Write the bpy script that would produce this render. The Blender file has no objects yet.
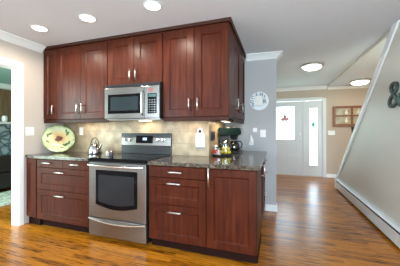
import bpy, bmesh, math, random
from mathutils import Vector, Matrix
random.seed(7)
PI = math.pi
S = bpy.context.scene
C = S.collection

# ------------------------------------------------------------------ camera
cam_d = bpy.data.cameras.new('camera')
cam = bpy.data.objects.new('camera', cam_d); C.objects.link(cam)
cam.location = (0, 0, 1.2313)
cam.rotation_euler = (PI/2, 0, 0.3247)
cam_d.sensor_width = 36; cam_d.lens = 227/400*36
cam_d.shift_y = -0.0054
cam_d.clip_start = 0.02; cam_d.clip_end = 200
S.camera = cam

# ------------------------------------------------------------------ world, exposure, area lights
W = bpy.data.worlds.new('world'); S.world = W; W.use_nodes = True
wn = W.node_tree.nodes; wl = W.node_tree.links
bgn = wn['Background']
tc = wn.new('ShaderNodeTexCoord'); sep = wn.new('ShaderNodeSeparateXYZ'); wr = wn.new('ShaderNodeValToRGB')
wl.new(tc.outputs['Generated'], sep.inputs[0]); wl.new(sep.outputs['Z'], wr.inputs[0])
wr.color_ramp.elements[0].position = 0.0; wr.color_ramp.elements[0].color = (0.55, 0.72, 0.62, 1)
wr.color_ramp.elements[1].position = 0.12; wr.color_ramp.elements[1].color = (0.74, 0.88, 1.0, 1)
wl.new(wr.outputs[0], bgn.inputs['Color'])
bgn.inputs['Strength'].default_value = 8.0

S.view_settings.view_transform = 'Standard'
S.view_settings.look = 'None'
S.view_settings.exposure = 0.24
S.view_settings.gamma = 1.0
S.view_settings.use_curve_mapping = False


def area(name, loc, rot, sx, sy, power, col, shape='RECTANGLE', spread=PI):
    l = bpy.data.lights.new(name, 'AREA'); l.shape = shape; l.size = sx
    if shape in ('RECTANGLE', 'ELLIPSE'): l.size_y = sy
    l.energy = power; l.color = col; l.spread = spread
    o = bpy.data.objects.new(name, l); C.objects.link(o); o.location = loc; o.rotation_euler = rot
    return o


# added fill lights at invented openings out of view; daylight from the living room window
area('right_fill_light', (1.24, -1.50, 1.45), (PI/2+0.75, 0, PI/2), 2.3, 1.5, 60, (0.62, 0.80, 1.0))
area('rear_fill_light', (0.55, -2.78, 1.35), (PI/2+0.5, 0, 0), 1.1, 1.9, 165, (0.66, 0.83, 1.0))
area('left_fill_light', (-3.13, -1.75, 1.5), (PI/2+0.45, 0, -PI/2), 1.6, 1.4, 135, (0.68, 0.86, 1.0))
area('living_room_daylight', (-4.6, 0.40, 1.5), (PI/2, 0, 0), 1.6, 1.4, 60, (0.68, 1.0, 0.96))
area('stair_area_light', (1.95, 5.0, 2.30), (0, 0, 0), 0.9, 2.2, 10, (1.0, 0.95, 0.88))  # warm area light facing down just below the stairwell ceiling

# ------------------------------------------------------------------ materials
MATS = {}


def mat(name, col, rough=0.5, metal=0.0, spec=0.5, **k):
    m = bpy.data.materials.new(name); m.use_nodes = True
    b = m.node_tree.nodes['Principled BSDF']
    b.inputs['Base Color'].default_value = (*col, 1)
    b.inputs['Roughness'].default_value = rough
    b.inputs['Metallic'].default_value = metal
    b.inputs['Specular IOR Level'].default_value = spec
    for kk, v in k.items():
        b.inputs[kk.replace('_', ' ')].default_value = v
    MATS[name] = m
    return m


def N(m, t): return m.node_tree.nodes.new(t)
def L(m, a, b): m.node_tree.links.new(a, b)
def BS(m): return m.node_tree.nodes['Principled BSDF']


def ramp(m, fac, stops):
    r = N(m, 'ShaderNodeValToRGB'); e = r.color_ramp.elements
    while len(e) < len(stops): e.new(0.5)
    for i, (p, c) in enumerate(stops):
        e[i].position = p; e[i].color = (*c, 1)
    L(m, fac, r.inputs[0]); return r


def noise_mat(name, stops, scale=(1, 1, 1), nscale=5, detail=4, rough=0.5, bump=0.0, coord='Object', **k):
    m = mat(name, stops[0][1], rough, **k)
    t = N(m, 'ShaderNodeTexCoord'); mp = N(m, 'ShaderNodeMapping'); n = N(m, 'ShaderNodeTexNoise')
    mp.inputs['Scale'].default_value = scale
    n.inputs['Scale'].default_value = nscale; n.inputs['Detail'].default_value = detail
    L(m, t.outputs[coord], mp.inputs[0]); L(m, mp.outputs[0], n.inputs['Vector'])
    r = ramp(m, n.outputs['Fac'], stops); L(m, r.outputs[0], BS(m).inputs['Base Color'])
    if bump:
        b = N(m, 'ShaderNodeBump'); b.inputs['Strength'].default_value = bump; b.inputs['Distance'].default_value = 0.01
        L(m, n.outputs['Fac'], b.inputs['Height']); L(m, b.outputs[0], BS(m).inputs['Normal'])
    return m


cherry = noise_mat('cherry_wood', [(0.25, (0.036, 0.0058, 0.0020)), (0.55, (0.070, 0.0120, 0.0036)), (0.8, (0.118, 0.0235, 0.0062))],
                   scale=(9, 9, 0.9), nscale=3.5, detail=6, rough=0.45, spec=0.14, Coat_Weight=0.14, Coat_Roughness=0.25)
cherry_dark = noise_mat('cherry_wood_molding', [(0.3, (0.03, 0.008, 0.004)), (0.7, (0.055, 0.013, 0.006))], scale=(2, 2, 8), nscale=4, rough=0.45, spec=0.2)
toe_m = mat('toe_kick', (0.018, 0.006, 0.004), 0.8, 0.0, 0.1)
steel = noise_mat('brushed_steel', [(0.3, (0.23, 0.225, 0.22)), (0.7, (0.32, 0.315, 0.31))], scale=(1, 1, 60), nscale=6, rough=0.3, metal=1.0)
steel_pl = noise_mat('dark_brushed_steel', [(0.3, (0.16, 0.15, 0.14)), (0.7, (0.23, 0.215, 0.20))], scale=(1, 1, 60), nscale=6, rough=0.3, metal=1.0)
steel_lt = mat('bright_steel', (0.78, 0.76, 0.72), 0.22, 1.0)
chrome = mat('polished_steel', (0.46, 0.45, 0.44), 0.16, 1.0)
nickel = mat('satin_nickel', (0.72, 0.70, 0.67), 0.28, 1.0)
black_gl = mat('black_glass', (0.004, 0.004, 0.005), 0.06, 0.0, 0.14)
black_p = mat('black_plastic', (0.012, 0.012, 0.013), 0.35)
dark_gl = mat('oven_window_glass', (0.022, 0.022, 0.024), 0.12, 0.0, 0.2)
white_p = mat('white_plastic', (0.82, 0.82, 0.80), 0.35)
white_t = mat('white_trim_paint', (0.86, 0.88, 0.88), 0.4)
door_m = mat('entry_door_paint', (0.66, 0.68, 0.68), 0.4)
ceil_m = noise_mat('ceiling_paint', [(0.3, (0.70, 0.75, 0.82)), (0.7, (0.73, 0.78, 0.85))], nscale=60, rough=0.85)
wall_tan = noise_mat('beige_wall_paint', [(0.3, (0.55, 0.485, 0.425)), (0.7, (0.58, 0.51, 0.445))], nscale=80, rough=0.7)
wall_grey = noise_mat('shaded_beige_wall_grey', [(0.3, (0.43, 0.42, 0.425)), (0.7, (0.455, 0.445, 0.45))], nscale=80, rough=0.7)  # beige paint turned grey; shade and cool light put into the colour
wall_stair = noise_mat('greige_wall_paint', [(0.3, (0.66, 0.65, 0.58)), (0.7, (0.69, 0.68, 0.61))], nscale=80, rough=0.42)
wall_hall = noise_mat('warm_tan_wall_paint', [(0.3, (0.49, 0.405, 0.32)), (0.7, (0.52, 0.43, 0.34))], nscale=80, rough=0.7)
teal_m = mat('ceiling_teal_cast', (0.30, 0.58, 0.54), 0.7)  # teal cast of the daylight put into the ceiling colour
heater_m = mat('heater_enamel', (0.74, 0.76, 0.76), 0.35)
dark_m = mat('dark_gap', (0.02, 0.02, 0.02), 0.8)
lens_m = mat('lamp_lens', (1, 1, 1), 0.5); BS(lens_m).inputs['Emission Color'].default_value = (1, 0.95, 0.87, 1); BS(lens_m).inputs['Emission Strength'].default_value = 9
dome_m = mat('lamp_dome_glass', (1, 1, 1), 0.4); BS(dome_m).inputs['Emission Color'].default_value = (1, 0.90, 0.78, 1); BS(dome_m).inputs['Emission Strength'].default_value = 13.0
display_m = mat('blue_display', (0.02, 0.03, 0.05), 0.3); BS(display_m).inputs['Emission Color'].default_value = (0.45, 0.7, 1, 1); BS(display_m).inputs['Emission Strength'].default_value = 1.2

# floor: narrow oak strips running along X
floor_m = mat('oak_strip_floor', (0.4, 0.15, 0.04), 0.3, 0.0, 0.42, Coat_Weight=0.0)


def build_floor_mat(m, nodes_scale=1.0):
    t = N(m, 'ShaderNodeTexCoord'); mp = N(m, 'ShaderNodeMapping'); L(m, t.outputs['Object'], mp.inputs[0])
    br = N(m, 'ShaderNodeTexBrick'); L(m, mp.outputs[0], br.inputs['Vector'])
    br.inputs['Scale'].default_value = 1.0
    br.inputs['Brick Width'].default_value = 0.95; br.inputs['Row Height'].default_value = 0.055
    br.inputs['Mortar Size'].default_value = 0.0015; br.inputs['Mortar Smooth'].default_value = 0.3
    br.inputs['Bias'].default_value = 0.0; br.offset = 0.37; br.offset_frequency = 2
    br.inputs['Color1'].default_value = (0, 0, 0, 1); br.inputs['Color2'].default_value = (1, 1, 1, 1)
    br.inputs['Mortar'].default_value = (0.1, 0.1, 0.1, 1)
    mp2 = N(m, 'ShaderNodeMapping'); mp2.inputs['Scale'].default_value = (2.2, 34, 1); L(m, t.outputs['Object'], mp2.inputs[0])
    n = N(m, 'ShaderNodeTexNoise'); n.inputs['Scale'].default_value = 2.2; n.inputs['Detail'].default_value = 6; n.inputs['Roughness'].default_value = 0.65
    L(m, mp2.outputs[0], n.inputs['Vector'])
    mx = N(m, 'ShaderNodeMath'); mx.operation = 'MULTIPLY_ADD'
    sp = N(m, 'ShaderNodeSeparateColor'); L(m, br.outputs['Color'], sp.inputs[0])
    L(m, sp.outputs[0], mx.inputs[0]); mx.inputs[1].default_value = 0.20; 
    m2 = N(m, 'ShaderNodeMath'); m2.operation = 'MULTIPLY'; L(m, n.outputs['Fac'], m2.inputs[0]); m2.inputs[1].default_value = 0.90
    L(m, m2.outputs[0], mx.inputs[2])
    r = ramp(m, mx.outputs[0], [(0.38, (0.05, 0.012, 0.0005)), (0.48, (0.24, 0.070, 0.002)), (0.60, (0.50, 0.18, 0.012))])
    L(m, r.outputs[0], BS(m).inputs['Base Color'])
    rr = N(m, 'ShaderNodeMapRange'); L(m, n.outputs['Fac'], rr.inputs[0]); rr.inputs[3].default_value = 0.25; rr.inputs[4].default_value = 0.31
    L(m, rr.outputs[0], BS(m).inputs['Roughness'])
    b = N(m, 'ShaderNodeBump'); b.inputs['Strength'].default_value = 0.10; b.inputs['Distance'].default_value = 0.003
    L(m, n.outputs['Fac'], b.inputs['Height']); L(m, b.outputs[0], BS(m).inputs['Normal'])


build_floor_mat(floor_m)

# granite
granite = mat('speckled_granite', (0.1, 0.09, 0.08), 0.14, 0.0, 0.8)
t = N(granite, 'ShaderNodeTexCoord')
v = N(granite, 'ShaderNodeTexVoronoi'); v.inputs['Scale'].default_value = 210; L(granite, t.outputs['Object'], v.inputs['Vector'])
n = N(granite, 'ShaderNodeTexNoise'); n.inputs['Scale'].default_value = 38; n.inputs['Detail'].default_value = 8; L(granite, t.outputs['Object'], n.inputs['Vector'])
sc = N(granite, 'ShaderNodeSeparateColor'); L(granite, v.outputs['Color'], sc.inputs[0])
ad = N(granite, 'ShaderNodeMath'); ad.operation = 'MULTIPLY_ADD'; L(granite, sc.outputs[0], ad.inputs[0]); ad.inputs[1].default_value = 0.45; L(granite, n.outputs['Fac'], ad.inputs[2])
r = ramp(granite, ad.outputs[0], [(0.40, (0.016, 0.013, 0.010)), (0.62, (0.040, 0.031, 0.022)), (0.84, (0.10, 0.08, 0.058)), (1.0, (0.22, 0.18, 0.14))])
L(granite, r.outputs[0], BS(granite).inputs['Base Color'])


def tile_mat(name, axis):
    m = mat(name, (0.6, 0.5, 0.38), 0.4)
    t = N(m, 'ShaderNodeTexCoord'); mp = N(m, 'ShaderNodeMapping')
    mp.inputs['Rotation'].default_value = (-PI/2, 0, 0) if axis == 'y' else (-PI/2, 0, -PI/2)
    sx = N(m, 'ShaderNodeSeparateXYZ'); cx = N(m, 'ShaderNodeCombineXYZ')
    L(m, t.outputs['Object'], sx.inputs[0])
    L(m, sx.outputs['X' if axis == 'y' else 'Y'], cx.inputs[0]); L(m, sx.outputs['Z'], cx.inputs[1])
    br = N(m, 'ShaderNodeTexBrick'); L(m, cx.outputs[0], br.inputs['Vector'])
    br.inputs['Scale'].default_value = 1; br.inputs['Brick Width'].default_value = 0.305; br.inputs['Row Height'].default_value = 0.1525
    br.inputs['Mortar Size'].default_value = 0.0025; br.offset = 0.5
    br.inputs['Color1'].default_value = (0.44, 0.345, 0.225, 1); br.inputs['Color2'].default_value = (0.51, 0.41, 0.28, 1)
    br.inputs['Mortar'].default_value = (0.36, 0.29, 0.21, 1)
    n = N(m, 'ShaderNodeTexNoise'); n.inputs['Scale'].default_value = 9; n.inputs['Detail'].default_value = 6; L(m, t.outputs['Object'], n.inputs['Vector'])
    rr = ramp(m, n.outputs['Fac'], [(0.3, (0.62, 0.56, 0.50)), (0.7, (1.1, 1.05, 1.0))])
    mx = N(m, 'ShaderNodeMixRGB'); mx.blend_type = 'MULTIPLY'; mx.inputs[0].default_value = 1
    L(m, br.outputs['Color'], mx.inputs[1]); L(m, rr.outputs[0], mx.inputs[2]); L(m, mx.outputs[0], BS(m).inputs['Base Color'])
    return m


tile_y = tile_mat('travertine_tile_back', 'y'); tile_x = tile_mat('travertine_tile_side', 'x')


def glass_mat(name, col=(0.9, 0.95, 0.95), mixv=0.15, rough=0.03):
    m = bpy.data.materials.new(name); m.use_nodes = True; nt = m.node_tree
    for n_ in list(nt.nodes): nt.nodes.remove(n_)
    o = nt.nodes.new('ShaderNodeOutputMaterial'); a = nt.nodes.new('ShaderNodeBsdfTransparent'); g = nt.nodes.new('ShaderNodeBsdfGlossy'); x = nt.nodes.new('ShaderNodeMixShader')
    a.inputs[0].default_value = (*col, 1); g.inputs['Roughness'].default_value = rough; x.inputs[0].default_value = mixv
    nt.links.new(a.outputs[0], x.inputs[1]); nt.links.new(g.outputs[0], x.inputs[2]); nt.links.new(x.outputs[0], o.inputs[0])
    return m


jar_gl = glass_mat('clear_jar_glass', (0.95, 0.97, 0.97), 0.07)
pane_gl = glass_mat('window_glass', (0.93, 0.98, 1.0), 0.06, 0.1)
carafe_gl = glass_mat('smoky_carafe_glass', (0.2, 0.21, 0.21), 0.12)


# ------------------------------------------------------------------ mesh helpers
def box(bm, x0, x1, y0, y1, z0, z1, mi=0):
    vs = [bm.verts.new(p) for p in ((x0, y0, z0), (x1, y0, z0), (x1, y1, z0), (x0, y1, z0), (x0, y0, z1), (x1, y0, z1), (x1, y1, z1), (x0, y1, z1))]
    fs = [(0, 3, 2, 1), (4, 5, 6, 7), (0, 1, 5, 4), (1, 2, 6, 5), (2, 3, 7, 6), (3, 0, 4, 7)]
    out = []
    for f in fs:
        fc = bm.faces.new([vs[i] for i in f]); fc.material_index = mi; out.append(fc)
    return out


def prism(bm, pts, a, b, axis='x'):
    """extrude a 2-D outline from a to b along an axis; pts are the other two coordinates in order"""
    def P(p, t):
        return {'x': (t, p[0], p[1]), 'y': (p[0], t, p[1]), 'z': (p[0], p[1], t)}[axis]
    A = [bm.verts.new(P(p, a)) for p in pts]; B = [bm.verts.new(P(p, b)) for p in pts]
    n = len(pts)
    bm.faces.new(A); bm.faces.new(list(reversed(B)))
    for i in range(n): bm.faces.new((A[i], B[i], B[(i+1) % n], A[(i+1) % n]))
    bmesh.ops.recalc_face_normals(bm, faces=bm.faces)


def lathe(bm, prof, c=(0, 0, 0), seg=32, axis='z', cap=True):
    rings = []
    for r, h in prof:
        ring = []
        for i in range(seg):
            a = 2*PI*i/seg; x, y = r*math.cos(a), r*math.sin(a)
            p = {'z': (x, y, h), 'y': (x, h, y), 'x': (h, x, y)}[axis]
            ring.append(bm.verts.new((c[0]+p[0], c[1]+p[1], c[2]+p[2])))
        rings.append(ring)
    for a, b in zip(rings, rings[1:]):
        for i in range(seg): bm.faces.new((a[i], a[(i+1) % seg], b[(i+1) % seg], b[i]))
    if cap:
        bm.faces.new(list(reversed(rings[0]))); bm.faces.new(rings[-1])
    bmesh.ops.recalc_face_normals(bm, faces=bm.faces)


def tube(bm, pts, r, seg=10):
    pts = [Vector(p) for p in pts]; rs = r if isinstance(r, (list, tuple)) else [r]*len(pts)
    rings = []
    up = None
    for i, p in enumerate(pts):
        d = (pts[min(i+1, len(pts)-1)] - pts[max(i-1, 0)]).normalized()
        if up is None:
            up = Vector((0, 0, 1)) if abs(d.z) < 0.9 else Vector((1, 0, 0))
        s = d.cross(up).normalized(); u = s.cross(d).normalized(); up = u
        rings.append([bm.verts.new(p + rs[i]*(math.cos(2*PI*k/seg)*s + math.sin(2*PI*k/seg)*u)) for k in range(seg)])
    for a, b in zip(rings, rings[1:]):
        for k in range(seg): bm.faces.new((a[k], a[(k+1) % seg], b[(k+1) % seg], b[k]))
    bm.faces.new(list(reversed(rings[0]))); bm.faces.new(rings[-1])
    bmesh.ops.recalc_face_normals(bm, faces=bm.faces)


def obj(name, bm, m, parent=None, bevel=0.0, smooth=False, seg=2, shift=None):
    if shift is not None: bmesh.ops.translate(bm, vec=shift, verts=bm.verts)
    me = bpy.data.meshes.new(name); bm.to_mesh(me); bm.free()
    for mm in (m if isinstance(m, (list, tuple)) else [m]): me.materials.append(mm)
    o = bpy.data.objects.new(name, me); C.objects.link(o)
    if parent is not None: o.parent = parent
    if smooth:
        for p in me.polygons: p.use_smooth = True
        if smooth == 'auto':
            me.set_sharp_from_angle(angle=math.radians(40))
    if bevel:
        b = o.modifiers.new('bevel', 'BEVEL'); b.width = bevel; b.segments = seg; b.limit_method = 'ANGLE'; b.angle_limit = math.radians(35)
    return o


def NB(): return bmesh.new()


def bx(name, m, parent, *dims, bevel=0.0):
    b = NB(); box(b, *dims); return obj(name, b, m, parent, bevel)


def tag(o, label, cat, group=None):
    o['label'] = label; o['category'] = cat
    if group: o['group'] = group
    return o


def thing(name, label, cat, loc=(0, 0, 0), rz=0, group=None):
    o = bpy.data.objects.new(name, None); C.objects.link(o); o.empty_display_size = 0.1
    o.location = loc; o.rotation_euler = (0, 0, rz)
    return tag(o, label, cat, group)


def struct(o, label=None):
    o['kind'] = 'structure'
    if label: o['label'] = label
    return o


def copy_tree(o, parent=None):
    c = o.copy(); C.objects.link(c)
    if parent is not None: c.parent = parent
    for ch in list(o.children): copy_tree(ch, c)
    return c


# ------------------------------------------------------------------ setting
ZC = 2.42
YB, YG, YF = 2.70, 3.65, 6.75          # tiled wall, grey wall, far entry wall
XL, XE, XR = -3.16, -0.79, 1.26        # left wall, outside corner of the tiled wall, stair wall
Y0 = -2.8
struct(bx('floor', floor_m, None, -6.4, 2.6, Y0, 6.9, -0.05, 0.0))
b = NB(); box(b, XL-0.14, XR+0.02, Y0, 6.9, ZC, ZC+0.1); struct(obj('ceiling', b, ceil_m))
struct(bx('ceiling_stairs', ceil_m, None, XR+0.02, 2.6, 2.9, 6.9, 2.375, 2.52))
struct(bx('ceiling_living', teal_m, None, -6.4, XL-0.14, 0.3, 5.0, 2.36, 2.46))
struct(bx('trim_9', wall_stair, None, XR, XR+0.02, 3.13, YF, 2.372, ZC))

# left wall with the doorway to the living room
b = NB()
box(b, XL-0.14, XL, Y0, -2.6, 0, ZC); box(b, XL-0.14, XL, -2.6, -0.9, 0, 0.75); box(b, XL-0.14, XL, -2.6, -0.9, 2.25, ZC); box(b, XL-0.14, XL, -0.9, 1.10, 0, ZC); box(b, XL-0.12, XL, 2.035, 2.84, 0, ZC); box(b, XL-0.12, XL, 1.10, 2.035, 2.045, ZC)
struct(obj('wall_left', b, wall_tan))
b = NB(); box(b, XL, XE-0.012, YB, YB+0.14, 0, ZC); struct(obj('wall_back', b, wall_tan))
b = NB(); box(b, XE-0.14, XE-0.012, YB+0.14, YG, 0, ZC); struct(obj('wall_return', b, wall_tan))
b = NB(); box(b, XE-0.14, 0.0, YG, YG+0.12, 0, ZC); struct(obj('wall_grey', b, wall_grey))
b = NB(); box(b, -0.62, -0.50, YG+0.12, YF, 0, ZC); struct(obj('wall_hall', b, wall_hall))
# far entry wall with the opening for the door and side light
b = NB()
box(b, -0.62, -0.27, YF, YF+0.15, 0, ZC); box(b, -0.27, 1.17, YF, YF+0.15, 2.06, ZC); box(b, 1.17, 2.6, YF, YF+0.15, 0, ZC)
struct(obj('wall_far', b, wall_hall))
# sloped stair wall, with an added opening for fill light behind the camera
b = NB()
prism(b, [(-0.35, 0), (5.72, 0), (5.72, 0.16), (3.13, ZC), (-0.35, ZC)], XR, XR+0.12, 'x')
box(b, XR, XR+0.12, Y0, -2.65, 0, ZC); box(b, XR, XR+0.12, -2.65, -0.35, 0, 0.7); box(b, XR, XR+0.12, -2.65, -0.35, 2.2, ZC)
struct(obj('wall_right', b, wall_stair))
struct(bx('wall_stairwell', wall_hall, None, 2.5, 2.6, 2.9, YF, 0, 2.375))
b = NB(); box(b, -6.4, -0.05, Y0-0.12, Y0, 0, ZC); box(b, 1.15, XR+0.12, Y0-0.12, Y0, 0, ZC); box(b, -0.05, 1.15, Y0-0.12, Y0, 0, 0.35); box(b, -0.05, 1.15, Y0-0.12, Y0, 2.35, ZC)
struct(obj('wall_front', b, mat('darkened_rear_wall', (0.16, 0.13, 0.11), 0.7)))  # unseen rear wall, coloured dark to weaken its reflection in the steel
w4 = bx('added_window_4', white_t, None, -0.05, 0.01, Y0-0.10, Y0-0.03, 0.35, 2.35); struct(w4)  # unseen rear window, added for the fill light
b = NB(); box(b, 1.09, 1.15, Y0-0.10, Y0-0.03, 0.35, 2.35); box(b, 0.01, 1.09, Y0-0.10, Y0-0.03, 0.35, 0.41); box(b, 0.01, 1.09, Y0-0.10, Y0-0.03, 2.29, 2.35); box(b, 0.52, 0.58, Y0-0.10, Y0-0.03, 0.41, 2.29)
obj('window_frame', b, white_t, w4)
w2 = bx('added_window_2', white_t, None, XR+0.02, XR+0.10, -2.65, -2.59, 0.7, 2.2); struct(w2)  # unseen window added in the right wall for fill light
b = NB(); box(b, XR+0.02, XR+0.10, -0.41, -0.35, 0.7, 2.2); box(b, XR+0.02, XR+0.10, -2.59, -0.41, 0.7, 0.76); box(b, XR+0.02, XR+0.10, -2.59, -0.41, 2.14, 2.2); box(b, XR+0.04, XR+0.08, -1.53, -1.47, 0.76, 2.14)
obj('window_frame', b, white_t, w2)

w3 = bx('added_window_3', white_t, None, XL-0.11, XL-0.03, -2.6, -2.54, 0.75, 2.25); struct(w3)  # unseen window added in the left wall to brighten the stair side
b = NB(); box(b, XL-0.11, XL-0.03, -0.96, -0.9, 0.75, 2.25); box(b, XL-0.11, XL-0.03, -2.54, -0.96, 0.75, 0.81); box(b, XL-0.11, XL-0.03, -2.54, -0.96, 2.19, 2.25)
obj('window_frame', b, white_t, w3)

# living room seen through the doorway
panel_m = mat('walnut_wall_panelling', (0.16, 0.09, 0.045), 0.45)
t = N(panel_m, 'ShaderNodeTexCoord'); mp = N(panel_m, 'ShaderNodeMapping'); mp.inputs['Scale'].default_value = (1, 6, 0.8); wv = N(panel_m, 'ShaderNodeTexNoise'); wv.inputs['Scale'].default_value = 4
L(panel_m, t.outputs['Object'], mp.inputs[0]); L(panel_m, mp.outputs[0], wv.inputs['Vector'])
r = ramp(panel_m, wv.outputs['Fac'], [(0.3, (0.13, 0.075, 0.035)), (0.7, (0.27, 0.165, 0.085))]); L(panel_m, r.outputs[0], BS(panel_m).inputs['Base Color'])
stone_m = mat('fieldstone', (0.3, 0.35, 0.36), 0.7)
t = N(stone_m, 'ShaderNodeTexCoord'); vo = N(stone_m, 'ShaderNodeTexVoronoi'); vo.feature = 'DISTANCE_TO_EDGE'; vo.inputs['Scale'].default_value = 6.5
nz = N(stone_m, 'ShaderNodeTexNoise'); nz.inputs['Scale'].default_value = 5; mxs = N(stone_m, 'ShaderNodeMixRGB'); mxs.inputs[0].default_value = 0.12
L(stone_m, t.outputs['Object'], nz.inputs['Vector']); L(stone_m, t.outputs['Object'], mxs.inputs[1]); L(stone_m, nz.outputs['Color'], mxs.inputs[2]); L(stone_m, mxs.outputs[0], vo.inputs['Vector'])
r = ramp(stone_m, vo.outputs['Distance'], [(0.02, (0.035, 0.045, 0.05)), (0.07, (0.20, 0.27, 0.29)), (0.3, (0.38, 0.46, 0.47))]); L(stone_m, r.outputs[0], BS(stone_m).inputs['Base Color'])
struct(bx('wall_living', panel_m, None, -6.4, -6.28, 0.3, 5.0, 0, 2.36))
struct(bx('wall_living_end', wall_tan, None, -6.28, XL-0.14, 4.9, 5.0, 0, 2.36))
struct(bx('wall_living_side', wall_tan, None, XL-0.14, XL-0.04, 2.84, 4.9, 0, 2.36))
struct(bx('wall_living_window', wall_tan, None, -6.4, -5.6, 0.2, 0.3, 0, 2.36))
struct(bx('trim_8', white_t, None, -6.28, -6.16, 0.3, 4.9, 2.24, 2.36))
fp = thing('fireplace', 'blue-grey fieldstone fireplace with white mantel shelf seen through the doorway', 'fireplace', (-6.15, 3.4, 0))
bx('stone_surround', stone_m, fp, -0.125, 0.12, -1.4, 1.2, 0, 1.39)
bx('mantel', white_t, fp, -0.12, 0.24, -1.5, 1.3, 1.39, 1.44, bevel=0.008)
b = NB(); lathe(b, [(0.03, 0), (0.05, 0.02), (0.055, 0.10), (0.04, 0.13), (0.042, 0.14)], seg=20)
tag(obj('vase', b, white_p, smooth='auto'), 'small white pot standing on the mantel shelf beyond the doorway', 'vase').location = (-6.0, 3.56, 1.441)
# dark sofa
leather = mat('dark_leather', (0.018, 0.014, 0.013), 0.4)
sf = thing('sofa', 'dark leather sofa in front of the stone fireplace', 'sofa', (-5.55, 3.35, 0), PI/2)
bx('base', leather, sf, -0.9, 0.9, -0.42, 0.42, 0.08, 0.40, bevel=0.03)
bx('backrest', leather, sf, -0.9, 0.9, -0.42, -0.18, 0.401, 0.74, bevel=0.06)
bx('armrest', leather, sf, -0.9, -0.68, -0.175, 0.42, 0.401, 0.60, bevel=0.05)
bx('armrest', leather, sf, 0.68, 0.9, -0.175, 0.42, 0.401, 0.60, bevel=0.05)
bx('seat_cushion', leather, sf, -0.67, -0.005, -0.17, 0.44, 0.402, 0.50, bevel=0.04)
bx('seat_cushion', leather, sf, 0.005, 0.67, -0.17, 0.44, 0.402, 0.50, bevel=0.04)
for sx in (-0.82, 0.82):
    for sy in (-0.35, 0.35): bx('foot', black_p, sf, sx-0.03, sx+0.03, sy-0.03, sy+0.03, 0, 0.08)
rug_m = noise_mat('shag_rug', [(0.35, (0.30, 0.33, 0.25)), (0.65, (0.72, 0.72, 0.58))], nscale=26, detail=5, rough=0.95, bump=0.8)
b = NB()
NX, NY = 40, 60; grid = []
for i in range(NX+1):
    row = []
    for j in range(NY+1):
        e = min(i, NX-i, j, NY-j)
        row.append(b.verts.new((-0.45+0.9*i/NX + (random.uniform(-.012, .012)), -0.8+1.6*j/NY + random.uniform(-.012, .012), (0.004 if e == 0 else 0.022+random.uniform(-.008, .008)))))
    grid.append(row)
for i in range(NX):
    for j in range(NY): b.faces.new((grid[i][j], grid[i+1][j], grid[i+1][j+1], grid[i][j+1]))
b2 = [grid[i][0] for i in range(NX+1)]
rg = obj('rug', b, rug_m, smooth=True); rg.location = (-4.68, 2.95, 0.0)
tag(rg, 'pale green shaggy rug on the floor before the dark sofa', 'rug')

# doorway casing (trim_1), baseboards, crown mouldings
b = NB()
box(b, XL, XL+0.018, 2.028, 2.088, 0, 2.045); box(b, XL, XL+0.018, 1.035, 1.105, 0, 2.045); box(b, XL, XL+0.018, 1.035, 2.088, 2.045, 2.12)
box(b, XL-0.125, XL, 2.026, 2.036, 0, 2.045); box(b, XL-0.125, XL, 1.10, 1.115, 0, 2.045); box(b, XL-0.125, XL, 1.115, 2.026, 2.03, 2.045)
struct(obj('trim_1', b, white_t, bevel=0.003))
struct(bx('baseboard_left', white_t, None, XL, XL+0.014, Y0, 1.03, 0, 0.10, bevel=0.003))
b = NB(); box(b, -0.16, 0.014, YG-0.014, YG, 0, 0.10); box(b, 0.0, 0.014, YG, YG+0.12, 0, 0.10)
struct(obj('baseboard_grey', b, white_t, bevel=0.003))
struct(bx('baseboard_far', white_t, None, 1.25, 2.5, YF-0.014, YF, 0, 0.10, bevel=0.003))


def crown_prof(d=0.085, h=0.085):
    return [(0, 0), (d, 0), (d, -0.012), (d*0.82, -0.02), (d*0.62, -h*0.38), (d*0.34, -h*0.66), (d*0.2, -h*0.86), (0.012, -h*0.88), (0.012, -h), (0, -h)]


def crown(name, p0, p1, out, z=ZC, d=0.085, h=0.085, m0=0.0, m1=0.0):
    """crown moulding from p0 to p1, out = unit vector into the room, m0/m1 mitre lengths per unit d"""
    b = NB(); p0 = Vector(p0); p1 = Vector(p1); dr = (p1-p0).normalized(); out = Vector(out)
    A, B = [], []
    for (q, zz) in crown_prof(d, h):
        A.append(b.verts.new((*(p0 + out*q + dr*(m0*q)), z+zz)) if False else b.verts.new(((p0+out*q+dr*m0*q).x, (p0+out*q+dr*m0*q).y, z+zz)))
        B.append(b.verts.new(((p1+out*q+dr*m1*q).x, (p1+out*q+dr*m1*q).y, z+zz)))
    n = len(A); b.faces.new(A); b.faces.new(list(reversed(B)))
    for i in range(n): b.faces.new((A[i], B[i], B[(i+1) % n], A[(i+1) % n]))
    bmesh.ops.recalc_face_normals(b, faces=b.faces)
    return struct(obj(name, b, white_t))


crown('trim_2', (XL, Y0), (XL, 2.34), (1, 0))
crown('trim_3', (-0.45, YG), (0.0, YG), (0, -1), m1=1.0)
crown('trim_4', (0.0, YG), (0.0, YG+0.12), (1, 0), m0=-1.0)
crown('trim_5', (-0.5, YF), (XR, YF), (0, -1))
crown('trim_6', (XR+0.02, YF), (2.5, YF), (0, -1), z=2.375, d=0.06, h=0.06)
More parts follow.
